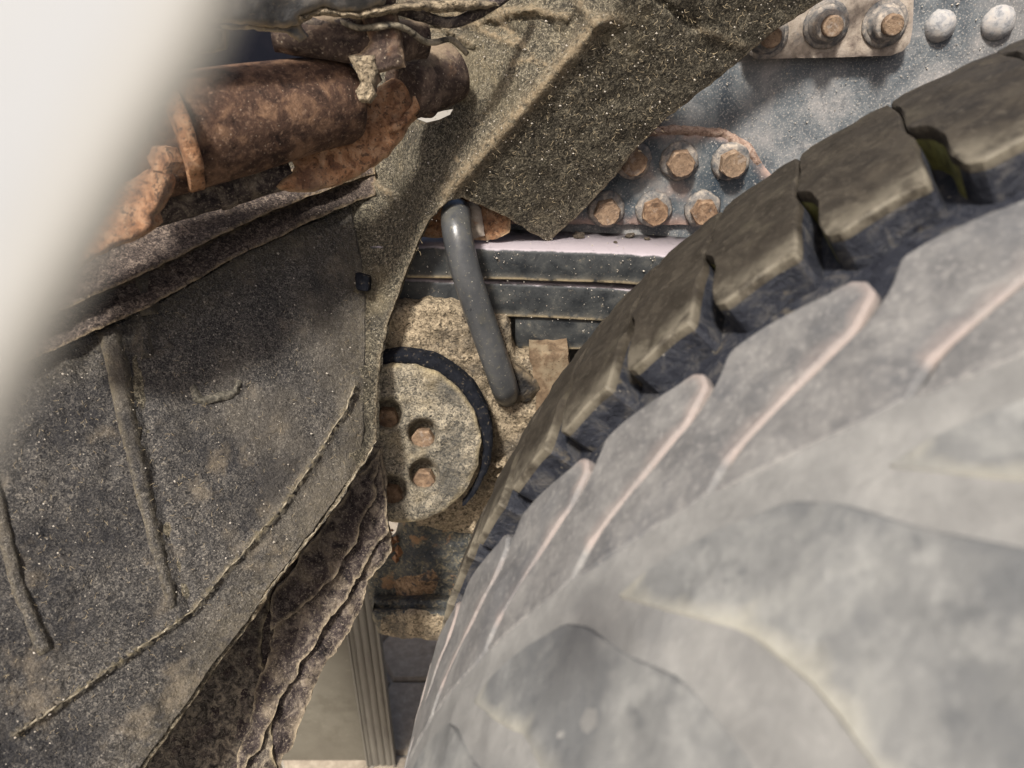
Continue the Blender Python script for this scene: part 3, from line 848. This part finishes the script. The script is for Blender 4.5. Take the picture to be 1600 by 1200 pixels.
# ------------------------------------------------------------------ torn rubber strip under the liner
tor = empty('torn_rubber_strip', P(480, 960, .80), 'torn brown rubber strip hanging in layers below the liner edge', 'rubber strip')
tp = plane3((600, 820, .86), (420, 960, .78), (330, 1100, .74))
def torn(o):
    return lambda X, Y: tp(X, Y) + o
sheet('layer', rag(rag([(598, 700), (610, 862), (578, 912), (542, 985), (512, 1040), (484, 1100), (420, 1230), (200, 1230), (270, 1080), (370, 950), (470, 790), (540, 700)], 5, 8, .022, 31), 4, 1.6, .11, 31), torn(.022), M['purple'], tor, (0, .006, 0), 5, disp=(.0035, 45), edge_px=4, edge_gain=.9)
sheet('layer', rag(rag([(594, 720), (606, 832), (574, 880), (525, 955), (475, 1030), (440, 1095), (400, 1180), (360, 1230), (425, 1000), (440, 940), (540, 790)], 5, 8, .022, 32), 4, 1.6, .11, 32), torn(.013), M['purple'], tor, (0, .005, 0), 5, disp=(.0035, 45), edge_px=4, edge_gain=.9)
sheet('layer', rag(rag([(592, 700), (588, 770), (552, 850), (505, 915), (470, 950), (440, 975), (420, 990), (428, 935), (480, 858), (520, 800)], 5, 8, .022, 33), 4, 1.6, .11, 33), torn(.004), M['purple'], tor, (0, .005, 0), 5, disp=(.0035, 50), edge_px=4, edge_gain=.9)
sheet('layer', rag(rag([(420, 915), (418, 975), (405, 1010), (412, 1060), (424, 1120), (430, 1230), (60, 1290), (200, 1080), (290, 1000), (350, 950)], 5, 8, .022, 34), 4, 1.6, .11, 34), torn(.020), M['crust'], tor, (0, .005, 0), 5, disp=(.0035, 50), edge_px=5, edge_gain=1)

# ------------------------------------------------------------------ silencer and the rusty pieces by it
mu = empty('exhaust_silencer', P(430, 170, .68), 'dark rusty exhaust silencer lying above the plastic rails', 'exhaust silencer')
a0, a1 = P(150, 236, .60), P(556, 150, .70)
ax = a1 - a0
Lm = np.linalg.norm(ax)
rm = .0395
lathe('silencer_body', a0, ax, [(0, rm * 1.2), (Lm * .3, rm * 1.17), (Lm * .5, rm * 1.12), (Lm * .8, rm * 1.0), (Lm * .93, rm * .97), (Lm * .965, rm * .9), (Lm * .985, rm * .74), (Lm, rm * .5), (Lm * 1.003, rm * .1)], M['muffler'], mu, 64, .0016, 30)
ce = P(286, 205, .615)
t0 = ax / Lm
lathe('clamp_band', ce - t0 * .012, ax, [(0, rm * 1.12), (.001, rm * 1.16), (.007, rm * 1.17), (.011, rm * 1.16), (.012, rm * 1.1)], M['rust'], mu, 56, .003, 60)
hb = lathe('clamp_bolt', P(268, 250, .57), (-.3, -.8, .2), [(0, .011), (.012, .011), (.014, .009)], M['rust'], mu, 6, .001, 90, True)
mf = empty('rusty_bracket', P(230, 330, .60), 'orange rusty bracket behind the white panel edge, below the silencer end', 'bracket')
sheet('bracket_arm', rag([(315, 165), (318, 195), (300, 232), (274, 262), (264, 300), (240, 340), (243, 356), (222, 372), (190, 384), (150, 402), (100, 440), (60, 480), (-60, 480), (0, 330), (120, 200), (220, 150)], 5, 3, .05, 41),
      lambda X, Y: plane3((300, 200, .60), (150, 400, .56), (60, 300, .56))(X, Y) + .00009 * np.abs(X - 200 - (330 - Y) * .45) , M['rust'], mf, (0, .012, 0), 5, disp=(.003, 50), lip=(10, .008), edge_px=5, edge_gain=.6)
pp = empty('dark_pipe', P(370, 275, .74), 'short dark pipe between the silencer and the upper rail', 'pipe')
tube('pipe', [P(200, 338, .655), P(290, 312, .675), (P(380, 286, .70)), P(450, 266, .715)], [.0155, .0155, .0165, .0165], M['purple'], pp, 24, 5, .0012, 60)
tube('pipe_socket', [P(336, 299, .688), P(346, 296, .690), P(358, 292, .693)], [.0175, .019, .0172], M['purple'], pp, 24, 4, .001, 80)
fl = empty('rust_flange', P(560, 230, .74), 'speckled orange rusty flange plate curving under the silencer end', 'flange')
def fl_d(X, Y):
    d = plane3((450, 280, .70), (600, 140, .72), (640, 200, .735))(X, Y)
    return d - .00011 * np.maximum(0, 46 - pdist([(470, 275), (540, 235), (600, 190), (640, 140)], X, Y))
sheet('flange_plate', rag(smooth_poly([(540, 200), (560, 160), (600, 128), (640, 118), (660, 140), (662, 172), (642, 196), (624, 224), (598, 252), (550, 282), (515, 295), (464, 303), (428, 294), (440, 280), (462, 268), (452, 240), (470, 228)], 1), 5, 2.5, .06, 43),
      fl_d, M['rust'], fl, (0, .008, 0), 5, disp=(.002, 70), lip=(7, .006), edge_px=5, edge_gain=.8)
tube('weld_bead', [P(x, y, float(fl_d(np.array([x * 1.]), np.array([y * 1.]))[0]) - .004) for x, y in ((646, 128), (652, 150), (646, 172), (628, 192), (606, 202))], .0042, M['rust'], fl, 10, 4, .0015, 120)
ob = empty('outlet_pipe', P(690, 130, .74), 'dark brown exhaust outlet stub passing through the felt liner', 'pipe')
oa, ob2 = P(630, 144, .73), P(702, 114, .765)
lathe('pipe', oa, ob2 - oa, [(0, .025), (.015, .028), (.02, .031), (.024, .028), (.05, .0295), (.062, .029), (.064, .026)], M['brown'], ob, 48, .0016, 50)
st = empty('hanger_strap', P(600, 70, .63), 'brown steel strap with a tan lower tab hanging over the silencer end', 'strap')
stp = plane3((570, 15, .63), (632, 100, .655), (560, 150, .655))
sheet('strap_plate', rag([(560, -40), (614, -40), (618, 20), (634, 104), (612, 110), (590, 116), (596, 128), (586, 134), (586, 148), (568, 150), (562, 120), (546, 88), (562, 84), (578, 64), (566, 30)], 4, 2, .06, 45), stp, M['brown'], st, (0, .010, 0), 5, disp=(.0016, 70), lip=(5, .004), edge_px=5, edge_gain=.8)
sheet('tab', rag([(545, 88), (585, 86), (590, 114), (584, 146), (566, 146), (560, 118)], 4, 2, .07, 46), lambda X, Y: stp(X, Y) - .004, M['mud'], st, (0, .006, 0), 4, disp=(.0015, 90), lip=(5, .003))
lathe('nut', P(574, 147, .645), (-.1, -.8, .35), [(0, .0085), (.006, .0085), (.008, .007), (.0085, .003)], M['mud'], st, 6, .0008, 90, True)
rd = empty('cross_shaft', P(530, 60, .66), 'dark brown shaft behind the steel strap above the silencer', 'shaft')
tube('shaft', [P(430, 50, .645), P(520, 58, .65), P(580, 66, .665), P(648, 62, .69), P(664, 62, .695)], [.016, .0185, .0185, .0165, .0160], M['brown'], rd, 28, 5, .0016, 60)
cv = empty('dusty_cover', P(420, 30, .60), 'grey cover edge with tan dust along its lip at the top', 'cover')
cvp = plane3((360, 40, .57), (480, 40, .60), (420, -40, .56))
sheet('cover_plate', rag([(200, -120), (640, -120), (600, 8), (556, 24), (530, 20), (505, 14), (470, 26), (466, 40), (440, 44), (350, 36), (250, 40)], 5, 2.5, .05, 47), cvp, M['grey'], cv, (0, .012, 0), 6, disp=(.002, 45), lip=(9, .008), edge_px=9, edge_gain=1)
sheet('cover_lip', rag([(344, 38), (440, 42), (468, 40), (480, 60), (468, 66), (448, 52), (400, 47), (348, 45)], 4, 2, .06, 48), lambda X, Y: cvp(X, Y) + .008, M['grey'], cv, (0, .008, 0), 4, disp=(.0015, 60), lip=(5, .004), edge_px=5)
sheet('dust_crust', rag([(466, 26), (505, 12), (530, 16), (560, 18), (640, 2), (760, 0), (780, 10), (700, 22), (640, 16), (560, 32), (545, 28), (500, 24), (470, 34)], 4, 4, .07, 49), lambda X, Y: cvp(X, Y) - .002, M['mud'], cv, (0, .01, 0), 4, disp=(.004, 70), lip=(7, .006))
sheet('corner_block', rag([(250, 50), (349, 46), (350, 78), (334, 84), (250, 82)], 5, 2, .05, 50), lambda X, Y: cvp(X, Y) + .014, M['grey'], cv, (0, .012, 0), 5, disp=(.001, 60), lip=(7, .005), edge_px=6)
hs = empty('dusty_hose', P(600, 20, .66), 'thin dusty black hose sagging under the cover lip at the top', 'hose')
tube('hose', [P(440, 18, .63), P(500, 40, .635), P(545, 34, .64), P(600, 12, .648), P(660, 26, .66), P(712, 34, .675), P(770, 8, .69), P(820, -30, .70)], .0048, M['purple'], hs, 12, 6, .0012, 90)
cb = empty('thin_cable', P(560, 40, .66), 'thin tan dusty cable looping behind the steel strap', 'cable')
tube('cable', [P(476, 62, .655), P(520, 34, .64), P(566, 44, .632), P(622, 40, .64), P(668, 66, .672), P(704, 62, .69), P(730, 84, .705)], .0026, M['seam'], cb, 9, 6, .0006, 90)
eb = empty('gap_shade_backing', P(350, 60, 1.0), 'near-black backing painted as the shade in the gap above the silencer', 'panel')
sheet('gap_shade_sheet', [(-420, -200), (610, -200), (600, 90), (560, 230), (-420, 300)], lambda X, Y: X * 0 + 1.0, M['dark'], eb, (0, .01, 0), 30)

# ------------------------------------------------------------------ white panel close to the lens
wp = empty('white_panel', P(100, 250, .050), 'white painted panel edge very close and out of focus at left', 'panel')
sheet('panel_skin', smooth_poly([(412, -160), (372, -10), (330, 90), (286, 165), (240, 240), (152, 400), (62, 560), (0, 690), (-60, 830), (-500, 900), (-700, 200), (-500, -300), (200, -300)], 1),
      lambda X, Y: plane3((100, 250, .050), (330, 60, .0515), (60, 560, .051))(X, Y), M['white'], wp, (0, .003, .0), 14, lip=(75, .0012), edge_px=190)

# ------------------------------------------------------------------ sill panel with ribbed strip
sp = empty('sill_panel', (W(540, 1150, .98)[0], .98, 0), 'flat beige panel with ribbed strip standing behind the torn rubber', 'panel')
xl, xr = W(380, 1000, .98)[0], W(560, 1000, .98)[0]
zt = W(560, 860, .98)[2]
def boxv(x0, x1, y0, y1, z0, z1):
    return [(x, y, z) for z in (z0, z1) for y in (y0, y1) for x in (x0, x1)], [(0, 2, 3, 1), (4, 5, 7, 6), (0, 1, 5, 4), (2, 6, 7, 3), (0, 4, 6, 2), (1, 3, 7, 5)]
v, f = boxv(xl - .3, xr, .98, 1.0, 0, zt)
bevel(mesh_obj('panel_sheet', v, f, M['beige'], sp, False), .002)
x0 = W(541, 985, .972)[0]
x1 = W(593, 985, .972)[0]
n = 60
V, Fc = [], []
for z in (0, zt + .05):
    for i in range(n + 1):
        t = i / n
        h = .004 * (abs(math.sin(t * math.pi * 4.5)) ** .6) + (.003 if t < .08 or t > .92 else 0)
        V.append((x0 + (x1 - x0) * t, .972 - h, z))
    V += [(x1, .985, z), (x0, .985, z)]
m = n + 3
for i in range(m):
    Fc.append((i, (i + 1) % m, m + (i + 1) % m, m + i))
Fc += [tuple(range(m))[::-1], tuple(range(m, 2 * m))]
mesh_obj('ribbed_strip', V, Fc, M['alu'], sp, False)

# ------------------------------------------------------------------ tyre
K = 1.6
TC = CAM + np.array([.4131918, .38075802, -.41003864]) * K
yaw, tilt = -.1386055, -.15308048
TA = np.array([math.sin(yaw) * math.cos(tilt), -math.cos(yaw) * math.cos(tilt), math.sin(tilt)])
E1 = np.cross(TA, [0, 0, 1.0])
E1 /= np.linalg.norm(E1)
E2 = np.cross(E1, TA)
TR = .71992
def prof(s):
    if s < .249:
        return TR - .0403 * (1 - max(s, -.05) / .249) ** 2
    if s > .36:
        return TR - .0403 * ((s - .36) / .249) ** 2
    return TR
ty = empty('tyre', TC, 'large black tyre with dusty slanted tread blocks filling the lower right', 'tyre')
mw = Matrix.Identity(4)
for i in range(3):
    mw[i][0], mw[i][1], mw[i][2], mw[i][3] = E1[i], E2[i], -TA[i], TC[i]
ty.matrix_world = mw
bpy.context.view_layer.update()
DEPTH = .026
pr = [(.02, .40), (-.005, .46), (-.03, .56), (-.02, .63), (.0, prof(0) - DEPTH - .006)]
pr += [(s, prof(s) - DEPTH) for s in np.linspace(.012, .597, 24)]
pr += [(.609, prof(.609) - DEPTH - .006), (.63, .63), (.64, .56), (.61, .46), (.59, .40)]
N = 220
V, Fc = [], []
for (s, r) in pr:
    for k in range(N):
        a = 2 * math.pi * k / N
        rr = r + (.0025 * noise.fractal(Vector((math.cos(a) * r * 30, math.sin(a) * r * 30, s * 30)), 1, 2, 3) if .02 < s < .58 else 0)
        V.append((math.cos(a) * rr, math.sin(a) * rr, -s))
for i in range(len(pr) - 1):
    for k in range(N):
        a, b = i * N + k, i * N + (k + 1) % N
        Fc.append((a, b, b + N, a + N))
me = bpy.data.meshes.new('carcass')
me.from_pydata(V, [], Fc)
me.polygons.foreach_set('use_smooth', np.ones(len(me.polygons), bool))
me.materials.append(M['groove'])
co = bpy.data.objects.new('carcass', me)
COL.objects.link(co)
co.parent = ty
# rim inside the tyre
rp = [(.04, .05), (.05, .30), (.02, .36), (.02, .405), (.30, .40), (.59, .405), (.59, .36), (.5, .33), (.4, .1)]
V, Fc = [], []
for (s, r) in rp:
    for k in range(48):
        a = 2 * math.pi * k / 48
        V.append((math.cos(a) * r, math.sin(a) * r, -s))
for i in range(len(rp) - 1):
    for k in range(48):
        a, b = i * 48 + k, i * 48 + (k + 1) % 48
        Fc.append((a, b, b + 48, a + 48))
me = bpy.data.meshes.new('rim')
me.from_pydata(V, [], Fc)
me.materials.append(M['frame'])
ro = bpy.data.objects.new('rim', me)
COL.objects.link(ro)
ro.parent = ty

def block_mesh(name, outline, mat_, ref, cham=.003, flare=.004, grain=.0012, epx=.010, wall=None, step=.008, corner=.12, efun=None, fringe=False):
    """outline in (degrees, s); rubber block standing on the carcass, centred on the angle ref"""
    q = np.array([((t - ref) * math.pi / 180 * TR, s) for t, s in outline])
    q = np.concatenate([[q[j] * (1 - corner) + q[(j + 1) % len(q)] * corner, q[j] * corner + q[(j + 1) % len(q)] * (1 - corner)] for j in range(len(q))])
    q = resample(q, step * .8)
    ar = np.sum(q[:, 0] * np.roll(q[:, 1], -1) - q[:, 1] * np.roll(q[:, 0], -1))
    if ar < 0:
        q = q[::-1]
    tn = np.roll(q, -1, 0) - np.roll(q, 1, 0)
    tn /= np.linalg.norm(tn, axis=1)[:, None] + 1e-9
    out = np.stack([tn[:, 1], -tn[:, 0]], 1)
    inn = q - out * cham
    x0_, y0_ = inn.min(0)
    x1_, y1_ = inn.max(0)
    r = np.random.default_rng(3)
    gx, gy = np.meshgrid(np.arange(x0_, x1_, step), np.arange(y0_, y1_, step))
    gx = gx.ravel() + r.uniform(-.3, .3, gx.size) * step
    gy = gy.ravel() + r.uniform(-.3, .3, gy.size) * step
    ok = inside(inn, gx, gy) & (pdist(inn, gx, gy, True) > step * .5)
    n_ = len(inn)
    res = delaunay_2d_cdt([Vector(p) for p in inn] + [Vector(p) for p in zip(gx[ok], gy[ok])], [(i, (i + 1) % n_) for i in range(n_)], [], 0, 1e-6)
    v2 = np.array([(v.x, v.y) for v in res[0]])
    T = np.array(res[2])
    cc = v2[T].mean(1)
    T = T[inside(inn, cc[:, 0], cc[:, 1])]
    V, at = [], []
    dd = pdist(inn, v2[:, 0], v2[:, 1], True)
    def put(u, s, h):
        a = u / TR
        r_ = prof(s) + h
        V.append((math.cos(a) * r_, math.sin(a) * r_, -s))
    for (u, s), e_ in zip(v2, dd):
        put(u, s, grain * noise.fractal(Vector((u * 30, s * 30, 2.0)), 1, 2, 3))
        at.append(max(0, 1 - e_ / epx) * (efun(u, s) if efun else 1))
    rings = []
    for (off, h, e_) in ((0, -cham, 1.0), (flare * .25, -cham - .005, .45), (flare * .4, -cham - .010, .0), (flare, -DEPTH - .006, .0)):
        base = len(V)
        for i in range(n_):
            p = q[i] + out[i] * off
            put(p[0], p[1], h)
            at.append(e_ * (efun(p[0], p[1]) if efun else 1))
        rings.append(base)
    Fc = []
    a, b, c = [np.array(V[i]) for i in T[0]]
    fl_ = np.dot(np.cross(b - a, c - a), [1, 0, 0]) < 0
    for t in T:
        Fc.append(tuple(t[::-1]) if fl_ else tuple(t))
    pr_ = list(range(n_))
    for base in rings:
        nr = list(range(base, base + n_))
        for i in range(n_):
            j = (i + 1) % n_
            f_ = (pr_[i], pr_[j], nr[j], nr[i])
            Fc.append(f_ if not fl_ else f_[::-1])
        pr_ = nr
    me = bpy.data.meshes.new(name)
    me.from_pydata(V, [], [tuple(int(i) for i in f_) for f_ in Fc])
    me.polygons.foreach_set('use_smooth', np.ones(len(me.polygons), bool))
    a_ = me.attributes.new('edge', 'FLOAT', 'POINT')
    a_.data.foreach_set('value', np.array(at, np.float32))
    me.materials.append(mat_)
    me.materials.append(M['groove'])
    me.materials.append(M['fringe'])
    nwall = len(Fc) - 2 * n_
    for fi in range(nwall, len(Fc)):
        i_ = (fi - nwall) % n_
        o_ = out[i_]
        me.polygons[fi].material_index = 2 if (fringe and o_[0] < -.75 and .115 < q[i_][1] < .186) else 1
    bm = bmesh.new()
    bm.from_mesh(me)
    bmesh.ops.recalc_face_normals(bm, faces=bm.faces)
    bm.to_mesh(me)
    bm.free()
    me.set_sharp_from_angle(angle=math.radians(28))
    m_ = me
    return m_
def ring_of(name, me, ref, pitch, count):
    for k in range(count):
        o = bpy.data.objects.new(name, me)
        COL.objects.link(o)
        o.parent = ty
        o.rotation_euler = (0, 0, math.radians(ref + pitch * k))
PS = 360 / 63
DG = math.pi / 180 * TR
sh = [(50.02, .0), (51.0, -.004), (54.6, -.004), (55.65, 0), (55.62, .06), (55.2, .104), (55.35, .125), (55.1, .1435), (54.85, .18), (54.7, .192), (53.6, .190), (52.2, .193), (51.0, .196), (50.45, .190), (50.25, .170), (50.5, .145), (50.3, .125), (49.6, .106), (50.0, .06)]
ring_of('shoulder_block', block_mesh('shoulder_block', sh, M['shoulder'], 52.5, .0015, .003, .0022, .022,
        efun=lambda u, s_: max(0, min(1, (s_ - .160) / .016)), fringe=True), 52.5, PS, 63)
PC = 360 / 49
ctr = [(50.75, .2445), (51.2, .250), (51.35, .262), (50.2, .283), (48.0, .298), (44.9, .320), (43.5, .340), (36.3, .340), (37.7, .3205), (40.8, .2985), (43.0, .2835), (44.5, .264), (45.2, .246), (47.5, .2425)]
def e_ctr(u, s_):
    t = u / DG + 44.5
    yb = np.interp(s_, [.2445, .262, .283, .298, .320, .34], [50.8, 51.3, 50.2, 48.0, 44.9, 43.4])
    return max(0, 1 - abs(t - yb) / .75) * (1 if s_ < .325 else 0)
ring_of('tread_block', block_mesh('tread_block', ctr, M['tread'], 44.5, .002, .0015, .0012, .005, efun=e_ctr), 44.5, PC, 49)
PO = 360 / 34
otr = [(39.0, .366), (41.8, .391), (44.4, .411), (46.3, .443), (48.2, .50), (48.6, .606), (56.6, .606), (56.0, .50), (54.5, .455), (52.6, .420), (50.2, .398), (48.2, .374), (46.6, .362), (43.5, .359), (40.5, .361)]
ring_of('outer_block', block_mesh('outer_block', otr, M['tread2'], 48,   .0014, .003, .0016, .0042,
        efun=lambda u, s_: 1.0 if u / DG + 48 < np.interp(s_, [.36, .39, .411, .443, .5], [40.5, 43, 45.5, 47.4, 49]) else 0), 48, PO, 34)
V, Fc = [], []
for i, s_ in enumerate(np.linspace(.336, .600, 14)):
    for k in range(180):
        a = 2 * math.pi * k / 180
        q = (prof(s_) - .0010 + .0011 * noise.fractal(Vector((math.cos(a) * 22, math.sin(a) * 22, s_ * 30)), 1, 2, 3))
        V.append((math.cos(a) * q, math.sin(a) * q, -s_))
for i in range(13):
    for k in range(180):
        a, b = i * 180 + k, i * 180 + (k + 1) % 180
        Fc.append((a, b, b + 180, a + 180))
me = bpy.data.meshes.new('packed_dust')
me.from_pydata(V, [], Fc)
me.polygons.foreach_set('use_smooth', np.ones(len(me.polygons), bool))
me.materials.append(M['dustfill'])
o = bpy.data.objects.new('packed_dust', me)
COL.objects.link(o)
o.parent = ty
